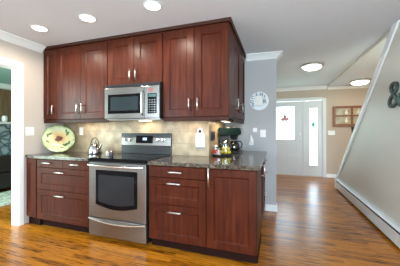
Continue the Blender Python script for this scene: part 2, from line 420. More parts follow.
# white board along the sloped top of the stair wall
b = NB()
sy0, sz0, sy1, sz1 = 5.72, 0.16, 3.13, ZC
dv = Vector((sy1-sy0, sz1-sz0)).normalized(); nv = Vector((-dv.y, dv.x))
if nv.y > 0: nv = -nv
wdt = 0.085
pts = [(sy0, sz0), (sy1, sz1), (sy1+nv.x*wdt*1.0 - 0.02, sz1), (sy0+nv.x*wdt, sz0+nv.y*wdt)]
pts = [(5.76, 0.215), (5.76, 0.30), (3.20, ZC), (3.04, ZC), (5.60, 0.215)]
pts = [(5.77, 0.135), (3.13, ZC), (2.99, ZC), (5.56, 0.215), (5.70, 0.10)]
prism(b, pts, XR-0.022, XR, 'x')
tr = struct(obj('trim_7', b, white_t, bevel=0.002))
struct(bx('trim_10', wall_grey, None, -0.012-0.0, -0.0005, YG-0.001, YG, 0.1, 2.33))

# backsplash
bk = bx('backsplash', tile_y, None, XL+0.002, XE, YB-0.012, YB, 0.915, 1.40); struct(bk)
bk.name = 'trim_11'
s2 = bx('trim_12', tile_x, None, XE-0.012, XE, YB, YG, 0.915, 1.40); struct(s2)

# ------------------------------------------------------------------ cabinet pieces
def shaker(b, x0, x1, z0, z1, t=0.02, rail=0.068, dep=0.012, ch=0.012, y=0.0):
    """five-piece door in local space, front face at y - t looking -Y"""
    def ring(ix, yy): return [b.verts.new(p) for p in ((x0+ix, yy, z0+ix), (x1-ix, yy, z0+ix), (x1-ix, yy, z1-ix), (x0+ix, yy, z1-ix))]
    e = 0.0025
    r0 = ring(0, y); r1 = ring(0, y-t+e); r2 = ring(e, y-t); r3 = ring(rail, y-t); r4 = ring(rail+ch, y-t+dep)
    for A, B in ((r0, r1), (r1, r2), (r2, r3), (r3, r4)):
        for i in range(4): b.faces.new((A[i], A[(i+1) % 4], B[(i+1) % 4], B[i]))
    b.faces.new(r4); b.faces.new(list(reversed(r0)))
    bmesh.ops.recalc_face_normals(b, faces=b.faces)


def slabf(b, x0, x1, z0, z1, t=0.02):
    shaker(b, x0, x1, z0, z1, t, rail=min((z1-z0), (x1-x0))*0.3, dep=0.0, ch=0.001)


def handle(parent, x, z, length, vert, y=-0.02):
    """bar pull on two posts"""
    b = NB(); h = length/2
    if vert:
        tube(b, [(x, y-0.032, z-h), (x, y-0.035, z), (x, y-0.032, z+h)], 0.0075, 8)
        for s in (-1, 1): tube(b, [(x, y, z+s*(h-0.018)), (x, y-0.032, z+s*(h-0.018))], 0.005, 8)
    else:
        tube(b, [(x-h, y-0.030, z), (x-h*0.5, y-0.035, z+0.002), (x, y-0.036, z+0.003), (x+h*0.5, y-0.035, z+0.002), (x+h, y-0.030, z)], 0.0078, 8)
        for s in (-1, 1): tube(b, [(x+s*(h-0.018), y, z), (x+s*(h-0.018), y-0.032, z)], 0.005, 8)
    o = obj('handle', b, nickel, parent, smooth=True); return o


def base_cab(label, loc, rz, w, depth, drawers=(), doors=(), left_panel=False, h=0.875, toe=True):
    """local: x 0..w, front of the carcass at y=0, back at y=depth"""
    t = thing('base_cabinet', label, 'cabinet', loc, rz)
    b = NB(); box(b, 0, w, 0, depth, 0.10, h)
    obj('body', b, cherry, t, bevel=0.0015)
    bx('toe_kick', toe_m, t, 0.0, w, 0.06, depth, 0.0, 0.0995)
    for (x0, x1, z0, z1, kind, hx, hz, hl) in drawers:
        b = NB(); (slabf if kind == 'slab' else shaker)(b, x0, x1, z0, z1)
        d = obj('drawer', b, cherry, t)
        for q in (hx if isinstance(hx, (list, tuple)) else [hx]): handle(d, q, hz, hl, False)
    for (x0, x1, z0, z1, hx, hz, hl) in doors:
        b = NB(); shaker(b, x0, x1, z0, z1)
        d = obj('door', b, cherry, t)
        if hx is not None: handle(d, hx, hz, hl, True)
    return t


FB = 2.105   # carcass front; door faces at 2.085
g = 0.0015
# narrow cabinet at the left wall, its front swung back a little
nc = thing('base_cabinet', 'narrow dark cherry base cabinet squeezed between the doorway and the drawers', 'cabinet', (XL+0.016, FB, 0))
b = NB(); prism(b, [(0, 0.03), (0.232, 0.0), (0.232, 0.57), (0, 0.57)], 0.10, 0.875, 'z'); obj('body', b, cherry, nc)
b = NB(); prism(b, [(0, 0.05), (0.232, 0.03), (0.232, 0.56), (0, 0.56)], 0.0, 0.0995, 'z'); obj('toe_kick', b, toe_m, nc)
b = NB(); shaker(b, 0.012, 0.226, 0.112, 0.868, rail=0.05); bmesh.ops.rotate(b, verts=b.verts, cent=(0.23, 0, 0), matrix=Matrix.Rotation(-math.atan2(0.03, 0.232), 3, 'Z'))
obj('door', b, cherry, nc)
x0, x1 = -2.910, -2.058; w = x1-x0
base_cab('dark cherry drawer base cabinet left of the stainless range', (x0, FB, 0), 0, w, 0.57, drawers=[
    (0.006, w*0.515-g, 0.772, 0.866, 'slab', w*0.235, 0.828, 0.14), (w*0.515+g, w-0.006, 0.772, 0.866, 'slab', w*0.76, 0.828, 0.14),
    (0.006, w-0.006, 0.492, 0.768, 'sh', w*0.485, 0.722, 0.15), (0.006, w-0.006, 0.112, 0.488, 'sh', w*0.485, 0.435, 0.15)])
x0, x1 = -1.278, -0.640; w = x1-x0
base_cab('dark cherry three-drawer base cabinet right of the stainless range', (x0, FB, 0), 0, w, 0.57, drawers=[
    (0.022, w-0.004, 0.755, 0.866, 'slab', w*0.5, 0.815, 0.15),
    (0.022, w-0.004, 0.480, 0.751, 'sh', w*0.48, 0.700, 0.15), (0.022, w-0.004, 0.112, 0.476, 'sh', w*0.49, 0.413, 0.15)])
x0, x1 = -0.639, -0.165; w = x1-x0
base_cab('dark cherry base cabinet with a single door at the corner of the counter', (x0, FB, 0), 0, w, 0.57, doors=[
    (0.003, w-0.004, 0.112, 0.866, 0.03, 0.785, 0.185)])
# the end run that turns the corner and faces the hall
base_cab('dark cherry base cabinet with one door on the hall side of the counter', (-0.185, 2.685, 0), PI/2, 0.375, 0.595, doors=[
    (0.006, 0.37, 0.112, 0.866, 0.045, 0.77, 0.15)])
base_cab('dark cherry drawer cabinet on the hall side of the counter against the grey wall', (-0.185, 3.065, 0), PI/2, 0.565, 0.595, drawers=[
    (0.006, 0.56, 0.70, 0.866, 'slab', 0.25, 0.81, 0.14), (0.006, 0.56, 0.41, 0.696, 'sh', 0.25, 0.64, 0.14), (0.006, 0.56, 0.112, 0.406, 'sh', 0.25, 0.35, 0.14)])

# countertops
cb = NB(); prism(cb, [(XL+0.004, 2.11), (-2.93, 2.066), (-2.060, 2.066), (-2.060, 2.686), (XL+0.004, 2.686)], 0.876, 0.915, 'z')
tag(obj('countertop', cb, granite, bevel=0.006), 'dark speckled granite countertop left of the range carrying the platter', 'countertop')
cb = NB(); prism(cb, [(-1.276, 2.066), (-0.138, 2.066), (-0.138, YG-0.002), (XE+0.003, YG-0.002), (XE+0.003, 2.686), (-1.276, 2.686)], 0.876, 0.915, 'z')
tag(obj('countertop', cb, granite, bevel=0.006), 'dark speckled granite countertop right of the range wrapping round the corner', 'countertop')


def wall_cab(label, loc, rz, w, depth, z0, doors, ztop=2.366, d0=None, light_rail=True):
    t = thing('wall_cabinet', label, 'cabinet', loc, rz)
    b = NB(); box(b, 0, w, 0, depth, z0+0.03, ztop+0.02); obj('body', b, cherry, t, bevel=0.0015)
    if light_rail: 
        b = NB(); box(b, 0, w, -0.012, 0.012, z0-0.015, z0+0.03); box(b, 0, w, 0.012, depth, z0+0.012, z0+0.0295)
        obj('light_rail', b, cherry_dark, t, bevel=0.004)
    for (x0_, x1_, hx, hz) in doors:
        b = NB(); shaker(b, x0_, x1_, z0+0.035, ztop, rail=min(0.08, (x1_-x0_)*0.29))
        d = obj('door', b, cherry, t)
        if hx is not None: handle(d, hx, hz, 0.135, True)
    return t


FU = 2.37   # upper carcass front
UZ = 1.355
wall_cab('narrow dark cherry wall cabinet in the left corner above the platter', (-3.145, FU, 0), 0, 0.247, 0.327, UZ, [(0.004, 0.243, 0.205, 1.52)])
wall_cab('tall two-door cherry wall cabinet left of the microwave', (-2.897, FU, 0), 0, 0.866, 0.327, UZ, [(0.003, 0.431, 0.392, 1.52), (0.435, 0.863, 0.476, 1.52)])
wall_cab('short two-door cherry wall cabinet above the microwave', (-2.030, FU, 0), 0, 0.785, 0.327, 1.765, [(0.006, 0.391, 0.353, 1.912), (0.395, 0.779, 0.432, 1.912)], light_rail=False)
wall_cab('tall two-door cherry wall cabinet right of the microwave', (-1.244, FU, 0), 0, 0.768, 0.327, UZ, [(0.003, 0.382, 0.332, 1.522), (0.386, 0.765, 0.43, 1.522)])
# facing the hall
wall_cab('two-door cherry wall cabinet facing the hall above the coffee maker', (-0.497, 2.70, 0), PI/2, 0.945, 0.29, UZ, [(0.006, 0.468, 0.10, 1.56), (0.474, 0.938, 0.50, 1.55)])
# crown of the wall cabinets (one continuous moulding along both runs)
b = NB()
prof = [(0.0, 2.3865), (-0.021, 2.3865), (-0.022, 2.394), (-0.026, 2.402), (-0.028, 2.407), (-0.028, ZC-0.001), (0.0, ZC-0.001)]
path = [(-3.145, FU, 0, 1), (-0.476, FU, 1, 1), (-0.476, YG-0.002, 1, 0)]
rings = []
for (px, py, ox, oy) in path:
    rings.append([b.verts.new((px - q*ox, py + q*oy, zz)) for q, zz in prof])
for A, B in zip(rings, rings[1:]):
    for i in range(len(prof)): b.faces.new((A[i], B[i], B[(i+1) % len(prof)], A[(i+1) % len(prof)]))
b.faces.new(rings[0]); b.faces.new(list(reversed(rings[-1])))
bmesh.ops.recalc_face_normals(b, faces=b.faces)
tag(obj('crown_molding', b, cherry_dark), 'dark cherry crown molding capping all the wall cabinets at the ceiling', 'molding')

# ------------------------------------------------------------------ range
rg = thing('range', 'stainless steel electric range with black glass oven window', 'stove', (-2.054, 2.10, 0))
RW = 0.764
bx('body', black_p, rg, 0.004, RW-0.004, 0.0, 0.56, 0.035, 0.885)
for xx in (0.04, RW-0.08):
    for yy in (0.05, 0.5): bx('foot', black_p, rg, xx, xx+0.04, yy, yy+0.04, 0, 0.0345)
# oven door with a window opening whose bottom edge bows down
b = NB(); box(b, 0.004, RW-0.004, -0.028, -0.001, 0.252, 0.872)
dr = obj('oven_door', b, steel, rg, bevel=0.006)
def bowed(b, x0, x1, z0, z1, bow, y0, y1):
    n = 14; pts = [(x0, z1), ]
    pts = [(x0 + (x1-x0)*i/n, z0 - bow*math.sin(PI*i/n)) for i in range(n+1)] + [(x1, z1), (x0, z1)]
    prism(b, pts, y0, y1, 'y')
b = NB(); bowed(b, 0.105, 0.655, 0.40, 0.79, 0.045, -0.031, -0.0275); wd = obj('window_border', b, black_gl, dr, bevel=0.003)
b = NB(); bowed(b, 0.145, 0.615, 0.435, 0.735, 0.03, -0.0325, -0.0305); obj('window_glass', b, dark_gl, wd)
b = NB(); pts = [(0.02+(RW-0.04)*i/12, -0.052-0.02*math.sin(PI*i/12), 0.845-0.008*math.sin(PI*i/12)) for i in range(13)]
tube(b, pts, 0.011, 10)
for xx in (0.045, RW-0.045): tube(b, [(xx, -0.028, 0.845), (xx, -0.055, 0.844)], 0.010, 8)
hd = obj('handle', b, steel_lt, dr, smooth='auto')
# drawer
b = NB(); box(b, 0.004, RW-0.004, -0.026, -0.001, 0.04, 0.240)
dw = obj('storage_drawer', b, steel, rg, bevel=0.005)
b = NB()
rows = []
for i in range(17):
    x = 0.006+(RW-0.012)*i/16; sg = math.sin(PI*i/16); zt = 0.238-0.032*sg
    rows.append([b.verts.new(p) for p in ((x, -0.026, zt+0.010), (x, -0.040-0.010*sg, zt+0.004), (x, -0.042-0.010*sg, zt-0.008), (x, -0.026, zt-0.016))])
for A, B in zip(rows, rows[1:]):
    for i in range(4): b.faces.new((A[i], A[(i+1) % 4], B[(i+1) % 4], B[i]))
b.faces.new(rows[0]); b.faces.new(list(reversed(rows[-1]))); bmesh.ops.recalc_face_normals(b, faces=b.faces)
obj('handle', b, steel_lt, dw, smooth='auto')
# cooktop
ct = bx('cooktop', black_gl, rg, 0.0, RW, -0.022, 0.555, 0.886, 0.922, bevel=0.006)
ring_m = mat('burner_ring', (0.09, 0.09, 0.09), 0.25)
for (cx_, cy_, rr_) in ((0.19, 0.12, 0.10), (0.57, 0.12, 0.085), (0.19, 0.36, 0.075), (0.57, 0.36, 0.10)):
    b = NB(); lathe(b, [(rr_-0.003, 0.9218), (rr_-0.003, 0.9225), (rr_, 0.9225), (rr_, 0.9218)], (cx_, cy_, 0), 40, cap=False); obj('burner', b, ring_m, ct)
# backguard
bg = bx('backguard', black_p, rg, 0.0, RW, 0.508, 0.530, 0.923, 1.20, bevel=0.004)
b = NB(); prism(b, [(0.512, 1.03), (0.495, 1.035), (0.515, 1.195), (0.522, 1.20), (0.522, 1.03)], 0.003, RW-0.003, 'x'); cp = obj('control_panel', b, steel_pl, bg, bevel=0.003)
b = NB(); prism(b, [(0.500, 1.065), (0.511, 1.168), (0.516, 1.168), (0.505, 1.065)], 0.24, 0.50, 'x'); bmesh.ops.translate(b, vec=(0, -0.0035, 0), verts=b.verts); dp = obj('display_panel', b, black_gl, cp)
b = NB(); prism(b, [(0.4985, 1.105), (0.5025, 1.14), (0.505, 1.14), (0.501, 1.105)], 0.35, 0.41, 'x'); bmesh.ops.translate(b, vec=(0, -0.0035, 0), verts=b.verts); obj('clock_display', b, display_m, dp)
bg.location.y = 0.052
for xx in (0.065, 0.145, 0.575, 0.655):
    b = NB(); lathe(b, [(0.026, 0.0), (0.026, -0.006), (0.021, -0.008), (0.019, -0.026), (0.016, -0.029)], (xx, 0.503, 1.115), 24, 'y')
    box(b, xx-0.003, xx+0.003, 0.470, 0.480, 1.097, 1.133)
    obj('knob', b, steel_lt, cp, smooth='auto')

# ------------------------------------------------------------------ microwave
mw = thing('microwave', 'stainless over-the-range microwave above the stove', 'microwave', (-2.010, 2.30, 1.375))
MWW = 0.762; mh = 0.385
bx('body', black_p, mw, 0, MWW, 0.0, 0.38, 0, mh+0.03)
# underside with lamp
bx('base_pan', steel, mw, 0.01, MWW-0.01, 0.01, 0.37, -0.012, -0.0005)
b = NB(); box(b, 0.002, 0.565, -0.024, -0.001, 0.002, mh-0.012); md = obj('door', b, steel_pl, mw, bevel=0.005)
b = NB(); bowed(b, 0.055, 0.520, 0.062, 0.295, -0.0, -0.027, -0.0235); 
mg = obj('window_border', b, black_gl, md, bevel=0.004)
bx('window_glass', mat('microwave_window', (0.018, 0.028, 0.032), 0.25, 0.0, 0.2), mg, 0.095, 0.485, -0.0285, -0.0265, 0.098, 0.262)
b = NB(); tube(b, [(0.548, -0.024, 0.32), (0.548, -0.055, 0.30), (0.548, -0.062, 0.18), (0.548, -0.055, 0.06), (0.548, -0.024, 0.04)], 0.011, 10); obj('handle', b, steel_lt, md, smooth='auto')
pn = bx('control_panel', steel_pl, mw, 0.568, MWW-0.002, -0.024, -0.001, 0.002, mh-0.012, bevel=0.004)
kp = bx('keypad', black_gl, pn, 0.612, 0.728, -0.0265, -0.0235, 0.055, 0.285, bevel=0.002)
bx('display', mat('green_display', (0.03, 0.10, 0.09), 0.3), kp, 0.622, 0.718, -0.0275, -0.026, 0.245, 0.275)
btn = mat('button_print', (0.22, 0.23, 0.24), 0.5)
for r_ in range(6):
    for c_ in range(3): bx('button', btn, kp, 0.628+c_*0.032, 0.628+c_*0.032+0.018, -0.0275, -0.026, 0.070+r_*0.027, 0.070+r_*0.027+0.010)
b = NB(); lathe(b, [(0.018, 0), (0.018, -0.002)], (0.655, -0.0245, 0.325), 20, 'y'); bmesh.ops.scale(b, vec=(1.5, 1, 0.8), space=Matrix.Translation((-0.655, 0, -0.325)), verts=b.verts)
obj('sticker', b, mat('red_sticker', (0.35, 0.05, 0.04), 0.4), pn)['label'] = 'small red oval sticker'
b = NB(); box(b, 0.0, MWW, -0.012, -0.001, mh-0.008, mh+0.03)
for k in range(5): box(b, 0.01, MWW-0.01, -0.016, -0.012, mh-0.004+k*0.0065, mh-0.001+k*0.0065)
obj('vent_grille', b, black_p, mw)
ln = mat('under_lamp_lens', (1, 1, 1), 0.4); BS(ln).inputs['Emission Color'].default_value = (1, 0.82, 0.55, 1); BS(ln).inputs['Emission Strength'].default_value = 4
bx('lamp_lens', ln, mw, 0.30, 0.46, 0.26, 0.33, -0.016, -0.0125)
area('microwave_lamp', (-1.63, 2.58, 1.352), (0, 0, 0), 0.16, 0.06, 0.8, (1, 0.80, 0.52))

# under-cabinet lamps
for (xx, nm, wd_, pw, lb) in ((-2.50, 'undercabinet_light', 0.5, 0.7, 'slim white light strip under the wall cabinet left of the microwave'), (-0.98, 'undercabinet_light', 0.40, 0.5, 'slim white light strip under the wall cabinet right of the microwave')):
    t = thing(nm, lb, 'light', (xx, 2.56, UZ+0.0115))
    bx('housing', white_p, t, -wd_/2, wd_/2, -0.03, 0.03, -0.012, 0)
    bx('lens', ln, t, -wd_/2+0.01, wd_/2-0.01, -0.022, 0.022, -0.014, -0.0121)
    area('undercabinet_lamp', (xx, 2.56, UZ-0.004), (0, 0, 0), wd_-0.04, 0.04, pw, (1, 0.78, 0.50))
t = thing('undercabinet_light', 'short light strip under the hall-side wall cabinet above the coffee maker', 'light', (-0.66, 3.1, UZ+0.0115))
bx('housing', white_p, t, -0.03, 0.03, -0.2, 0.2, -0.012, 0); bx('lens', ln, t, -0.022, 0.022, -0.19, 0.19, -0.014, -0.0121)
area('undercabinet_lamp', (-0.66, 3.1, UZ-0.004), (0, 0, 0), 0.04, 0.36, 2.5, (1, 0.78, 0.50))

# ------------------------------------------------------------------ ceiling lamps
for (xx, yy, lb) in ((-2.60, 1.90, 'round recessed ceiling light nearest the doorway, leftmost of the three'), (-1.885, 1.89, 'round recessed ceiling light in front of the cabinets, middle of the three'), (-1.115, 1.90, 'round recessed ceiling light nearest the right cabinets, at the top edge of the photo')):
    t = thing('recessed_light', lb, 'ceiling light', (xx, yy, ZC), 0, 'recessed lights over the counter')
    b = NB(); lathe(b, [(0.072, -0.001), (0.072, -0.006), (0.088, -0.004), (0.088, -0.001)], seg=40, cap=False); obj('trim_ring', b, white_t, t, smooth=True)
    b = NB(); lathe(b, [(0.0715, -0.001), (0.0715, -0.005)], seg=40); obj('lens', b, lens_m, t)
    l = bpy.data.lights.new('recessed_lamp', 'SPOT'); l.energy = 25; l.spot_size = math.radians(168); l.spot_blend = 0.5; l.shadow_soft_size = 0.055; l.color = (1, 0.90, 0.76)
    o = bpy.data.objects.new('recessed_lamp', l); C.objects.link(o); o.location = (xx, yy, ZC-0.03)


def dome_light(loc, r, lb):
    t = thing('flush_mount_light', lb, 'ceiling light', loc)
    b = NB(); lathe(b, [(r*0.9, 0), (r*1.08, -0.006), (r*1.08, -0.034), (r*0.95, -0.040)], seg=48); obj('ring', b, nickel, t, smooth='auto')
    b = NB(); pr = [(r*0.90*math.cos(a), -0.0345-0.06*math.sin(a)) for a in [PI/2*i/8 for i in range(8)]] + [(0.004, -0.0945)]
    lathe(b, pr, seg=48); obj('glass_shade', b, dome_m, t, smooth='auto')
    b = NB(); lathe(b, [(0.008, -0.0946), (0.010, -0.102), (0.004, -0.108)], seg=16); obj('finial', b, nickel, t, smooth='auto')


dome_light((0.61, 4.52, ZC), 0.168, 'white domed flush ceiling light in the middle of the hall')
dome_light((1.80, 6.05, 2.375), 0.19, 'white domed flush ceiling light in the far corner over the stairs')

# ------------------------------------------------------------------ entry door and side light
fd = bx('trim_13', door_m, None, -0.27, -0.25, YF-0.0, YF+0.13, 0, 2.06); struct(fd)
b = NB()
box(b, -0.31, -0.25, YF-0.018, YF-0.0005, 0, 2.10); box(b, 1.165, 1.245, YF-0.018, YF-0.0005, 0, 2.10); box(b, -0.25, 1.165, YF-0.018, YF-0.0005, 2.045, 2.13)
box(b, 0.685, 0.715, YF-0.005, YF+0.12, 0, 2.045); box(b, 1.15, 1.17, YF+0.0, YF+0.12, 0, 2.045)
struct(obj('trim_14', b, door_m, bevel=0.003))
struct(bx('trim_15', mat('threshold', (0.55, 0.52, 0.47), 0.4), None, -0.25, 1.15, YF, YF+0.12, 0, 0.02))


def frame_with_hole(b, x0, x1, z0, z1, hx0, hx1, hz0, hz1, y0, y1):
    box(b, x0, hx0, y0, y1, z0, z1); box(b, hx1, x1, y0, y1, z0, z1); box(b, hx0, hx1, y0, y1, z0, hz0); box(b, hx0, hx1, y0, y1, hz1, z1)


d1 = bpy.data.objects.new('door_1', None); C.objects.link(d1); struct(d1)
b = NB(); frame_with_hole(b, -0.245, 0.682, 0.022, 2.042, -0.03, 0.47, 0.99, 1.90, YF+0.015, YF+0.06)
obj('door_leaf', b, door_m, d1)
b = NB()
for (px0, px1) in ((-0.13, 0.19), (0.25, 0.57)):
    shaker(b, px0, px1, 0.16, 0.55, t=0.006, rail=0.02, dep=-0.004, ch=0.02, y=YF+0.015)
    shaker(b, px0, px1, 0.62, 0.88, t=0.006, rail=0.02, dep=-0.004, ch=0.02, y=YF+0.015)
obj('raised_panel', b, door_m, d1)
b = NB(); frame_with_hole(b, -0.06, 0.50, 0.96, 1.93, -0.025, 0.465, 0.995, 1.895, YF+0.005, YF+0.0148); obj('glass_frame', b, door_m, d1, bevel=0.003)
pg = bx('glass', pane_gl, d1, -0.03, 0.47, YF+0.034, YF+0.038, 0.99, 1.90)
lead = mat('lead_came', (0.55, 0.58, 0.60), 0.5); redg = mat('red_stained_glass', (0.55, 0.10, 0.09), 0.3); grng = mat('green_stained_glass', (0.10, 0.42, 0.30), 0.3)
b = NB()
for (a0, a1) in (((-0.02, 1.10), (0.46, 1.10)), ((-0.02, 1.80), (0.46, 1.80)), ((0.06, 1.0), (0.06, 1.89)), ((0.40, 1.0), (0.40, 1.89))):
    tube(b, [(a0[0], YF+0.032, a0[1]), (a1[0], YF+0.032, a1[1])], 0.002, 6)
obj('leading', b, lead, d1)
b = NB()
def petal(b, cx, cz, w_, h_, y):
    n = 14; prism(b, [(cx + w_/2*math.cos(2*PI*i/n), cz + h_/2*math.sin(2*PI*i/n)) for i in range(n)], y-0.002, y+0.002, 'y')
prism(b, [(0.12, 1.50), (0.33, 1.50), (0.34, 1.545), (0.315, 1.60), (0.275, 1.60), (0.265, 1.66), (0.225, 1.70), (0.185, 1.66), (0.175, 1.60), (0.135, 1.60), (0.11, 1.545)], YF+0.026, YF+0.032, 'y')
obj('red_motif', b, redg, d1)
b = NB(); tube(b, [(0.225+0.105*math.cos(a), YF+0.028, 1.15+0.06*math.sin(a)) for a in [PI*i/10 for i in range(11)]], 0.018, 6); obj('green_motif', b, grng, d1)
b = NB(); lathe(b, [(0.030, 0), (0.030, -0.008), (0.012, -0.014), (0.012, -0.035), (0.028, -0.045), (0.028, -0.065), (0.012, -0.075)], (0.615, YF+0.0148, 0.985), 24, 'y'); obj('door_handle', b, nickel, d1, smooth='auto')
b = NB(); lathe(b, [(0.028, 0), (0.028, -0.012), (0.018, -0.018)], (0.615, YF+0.0148, 1.135), 24, 'y'); box(b, 0.610, 0.620, YF-0.018, YF-0.003, 1.115, 1.155); obj('deadbolt', b, nickel, d1, smooth='auto')
# side light
w1 = bpy.data.objects.new('window_1', None); C.objects.link(w1); struct(w1)
b = NB(); frame_with_hole(b, 0.717, 1.148, 0.022, 2.042, 0.845, 1.045, 0.30, 1.84, YF+0.015, YF+0.06); obj('window_frame', b, door_m, w1)
b = NB(); frame_with_hole(b, 0.815, 1.075, 0.27, 1.87, 0.85, 1.04, 0.305, 1.835, YF+0.005, YF+0.0148); obj('glass_frame', b, door_m, w1, bevel=0.003)
bx('glass', pane_gl, w1, 0.845, 1.045, YF+0.034, YF+0.038, 0.30, 1.84)
b = NB()
tube(b, [(0.905, YF+0.032, 0.31), (0.905, YF+0.032, 1.83)], 0.0015, 6); tube(b, [(0.985, YF+0.032, 0.31), (0.985, YF+0.032, 1.83)], 0.0015, 6)
for zz in (0.6, 0.9, 1.2, 1.55): tube(b, [(0.85, YF+0.032, zz), (1.04, YF+0.032, zz)], 0.0015, 6)
obj('leading', b, lead, w1)
b = NB(); petal(b, 0.945, 1.40, 0.09, 0.15, YF+0.028); obj('green_motif', b, grng, w1)

# ------------------------------------------------------------------ baseboard heater
ht = thing('baseboard_heater', 'long white baseboard heater along the foot of the sloped stair wall', 'heater', (XR, 0, 0))
HY0, HY1 = -0.3, 5.56
b = NB()
# outer cover with a dark slot under the top
prism(b, [(HY0, 0.035), (HY1, 0.035), (HY1, 0.165), (HY0, 0.165)], -0.070, -0.062, 'x'); obj('front_cover', b, heater_m, ht)
b = NB()
A = [(-0.001, 0.215), (-0.050, 0.215), (-0.066, 0.197), (-0.066, 0.188), (-0.046, 0.207), (-0.001, 0.207)]
vsA = [b.verts.new((x, HY0, z)) for x, z in A]; vsB = [b.verts.new((x, HY1, z)) for x, z in A]
b.faces.new(vsA); b.faces.new(list(reversed(vsB)))
for i in range(len(A)): b.faces.new((vsA[i], vsB[i], vsB[(i+1) % len(A)], vsA[(i+1) % len(A)]))
bmesh.ops.recalc_face_normals(b, faces=b.faces); obj('top_cover', b, heater_m, ht)
bx('element', dark_m, ht, -0.055, -0.010, HY0+0.02, HY1-0.02, 0.05, 0.185)
b = NB(); box(b, -0.074, -0.001, HY1-0.09, HY1+0.005, 0.0, 0.22); obj('end_cap', b, heater_m, ht, bevel=0.004)
for yy in (0.0, 2.9): bx('joint_cover', heater_m, ht, -0.0725, -0.0705, yy, yy+0.05, 0.035, 0.165)

# ------------------------------------------------------------------ ampersand on the stair wall
txt = bpy.data.curves.new('ampersand', 'FONT'); txt.body = '&'; txt.size = 0.40; txt.extrude = 0.012; txt.offset = -0.003; txt.resolution_u = 6
tmp = bpy.data.objects.new('tmp', txt); C.objects.link(tmp)
me = bpy.data.meshes.new_from_object(tmp); bpy.data.objects.remove(tmp)
xs = [v_.co.x for v_ in me.vertices]; ys = [v_.co.y for v_ in me.vertices]
w_, h_ = max(xs)-min(xs), max(ys)-min(ys); cx_, cy_ = (max(xs)+min(xs))/2, (max(ys)+min(ys))/2
for v_ in me.vertices:
    v_.co = ((v_.co.x-cx_)*0.31/w_, (v_.co.y-cy_)*0.29/h_, v_.co.z)
amp_m = noise_mat('weathered_green_metal', [(0.4, (0.02, 0.028, 0.024)), (0.62, (0.07, 0.12, 0.10)), (0.8, (0.2, 0.27, 0.22))], nscale=14, rough=0.5)
me.materials.clear(); me.materials.append(amp_m)
am = bpy.data.objects.new('ampersand_sign', me); C.objects.link(am)
am.rotation_euler = (PI/2, 0, -PI/2); am.location = (XR-0.0135, 3.075, 1.635)
tag(am, 'large dark green metal ampersand hanging on the sloped stair wall', 'sign')

# ------------------------------------------------------------------ round plaque on the grey wall
cream = mat('cream_ceramic', (0.80, 0.78, 0.70), 0.3); plq = mat('pale_ceramic', (0.72, 0.75, 0.78), 0.35); inkm = mat('dark_lettering', (0.06, 0.06, 0.07), 0.5)
pq = thing('wall_plaque', 'round pale plaque with dark letters and a cream square on the grey wall', 'plaque', (-0.255, YG-0.001, 1.695))
b = NB(); lathe(b, [(0.135, 0), (0.143, -0.006), (0.143, -0.014), (0.132, -0.018), (0.085, -0.014), (0.08, -0.010), (0.002, -0.010)], seg=56, axis='y'); obj('disc', b, plq, pq, smooth='auto')
bx('center_tile', cream, pq, -0.052, 0.040, -0.026, -0.0102, -0.075, 0.068, bevel=0.006)
for ch_, ang, sc_ in (('C', 150, 1), ('O', 185, 1), ('E', 215, 1), ('R', -8, 1.25), ('I', 38, 1), ('N', 70, 1), ('S', 112, 1)):
    tx = bpy.data.curves.new('t', 'FONT'); tx.body = ch_; tx.size = 0.068*sc_; tx.extrude = 0.0015; tx.align_x = 'CENTER'; tx.align_y = 'CENTER'; tx.offset = 0.001
    o = bpy.data.objects.new('t', tx); C.objects.link(o); me = bpy.data.meshes.new_from_object(o); bpy.data.objects.remove(o)
    me.materials.clear(); me.materials.append(inkm)
    lo = bpy.data.objects.new('letter', me); C.objects.link(lo); lo.parent = pq; a_ = math.radians(ang); rr_ = 0.108 if ch_ != 'R' else 0.085
    lo.location = (rr_*math.cos(a_), -0.0185, rr_*math.sin(a_)); lo.rotation_euler = (PI/2, 0, 0)


# ------------------------------------------------------------------ wall plates
def plate(name, lb, cat, loc, rz, w_, h_, n=1, kind='rocker'):
    t = thing(name, lb, cat, loc, rz)
    bx('plate', white_p, t, -w_/2, w_/2, -0.006, 0, -h_/2, h_/2, bevel=0.002)
    for k in range(n):
        cx = (k-(n-1)/2)*0.046
        if kind == 'rocker': bx('rocker', white_p, t, cx-0.016, cx+0.016, -0.010, -0.0061, -0.033, 0.033, bevel=0.002)
        else:
            for s in (-1, 1):
                so = bx('socket', white_p, t, cx-0.016, cx+0.016, -0.008, -0.0061, s*0.02-0.014, s*0.02+0.014, bevel=0.002)
                for e in (-1, 1): bx('slot', dark_m, so, cx+e*0.006-0.001, cx+e*0.006+0.001, -0.0083, -0.0079, s*0.02-0.004, s*0.02+0.005)
    return t


plate('light_switch', 'white double light switch on the beige wall beside the doorway', 'switch', (XL, 2.172, 1.225), PI/2, 0.115, 0.115, 2)
plate('outlet', 'white wall outlet on the tiles between the platter and the kettle', 'outlet', (-2.80, YB-0.012, 1.225), 0, 0.07, 0.115, 1, 'socket')
plate('light_switch', 'small white switch upper left of the grey wall group', 'switch', (-0.318, YG, 1.245), 0, 0.062, 0.062, 0)
plate('light_switch', 'white light switch with a square plate near the edge of the grey wall', 'switch', (-0.198, YG, 1.19), 0, 0.085, 0.115, 1)
ol = plate('outlet', 'white outlet on the grey wall below the small switch', 'outlet', (-0.375, YG, 1.055), 0, 0.07, 0.10, 1, 'socket')
b = NB(); lathe(b, [(0.030, 0.0), (0.028, 0.03), (0.016, 0.07), (0.008, 0.09)], seg=20)
nl = obj('night_light', b, white_p, smooth='auto'); nl.location = (-0.375, YG-0.041, 1.075); tag(nl, 'white cone-shaped plug-in night light on the grey wall outlet', 'night light')
plate('light_switch', 'white wide light switch plate beneath the wooden window frame', 'switch', (1.37, YF, 1.18), 0, 0.16, 0.115, 2)
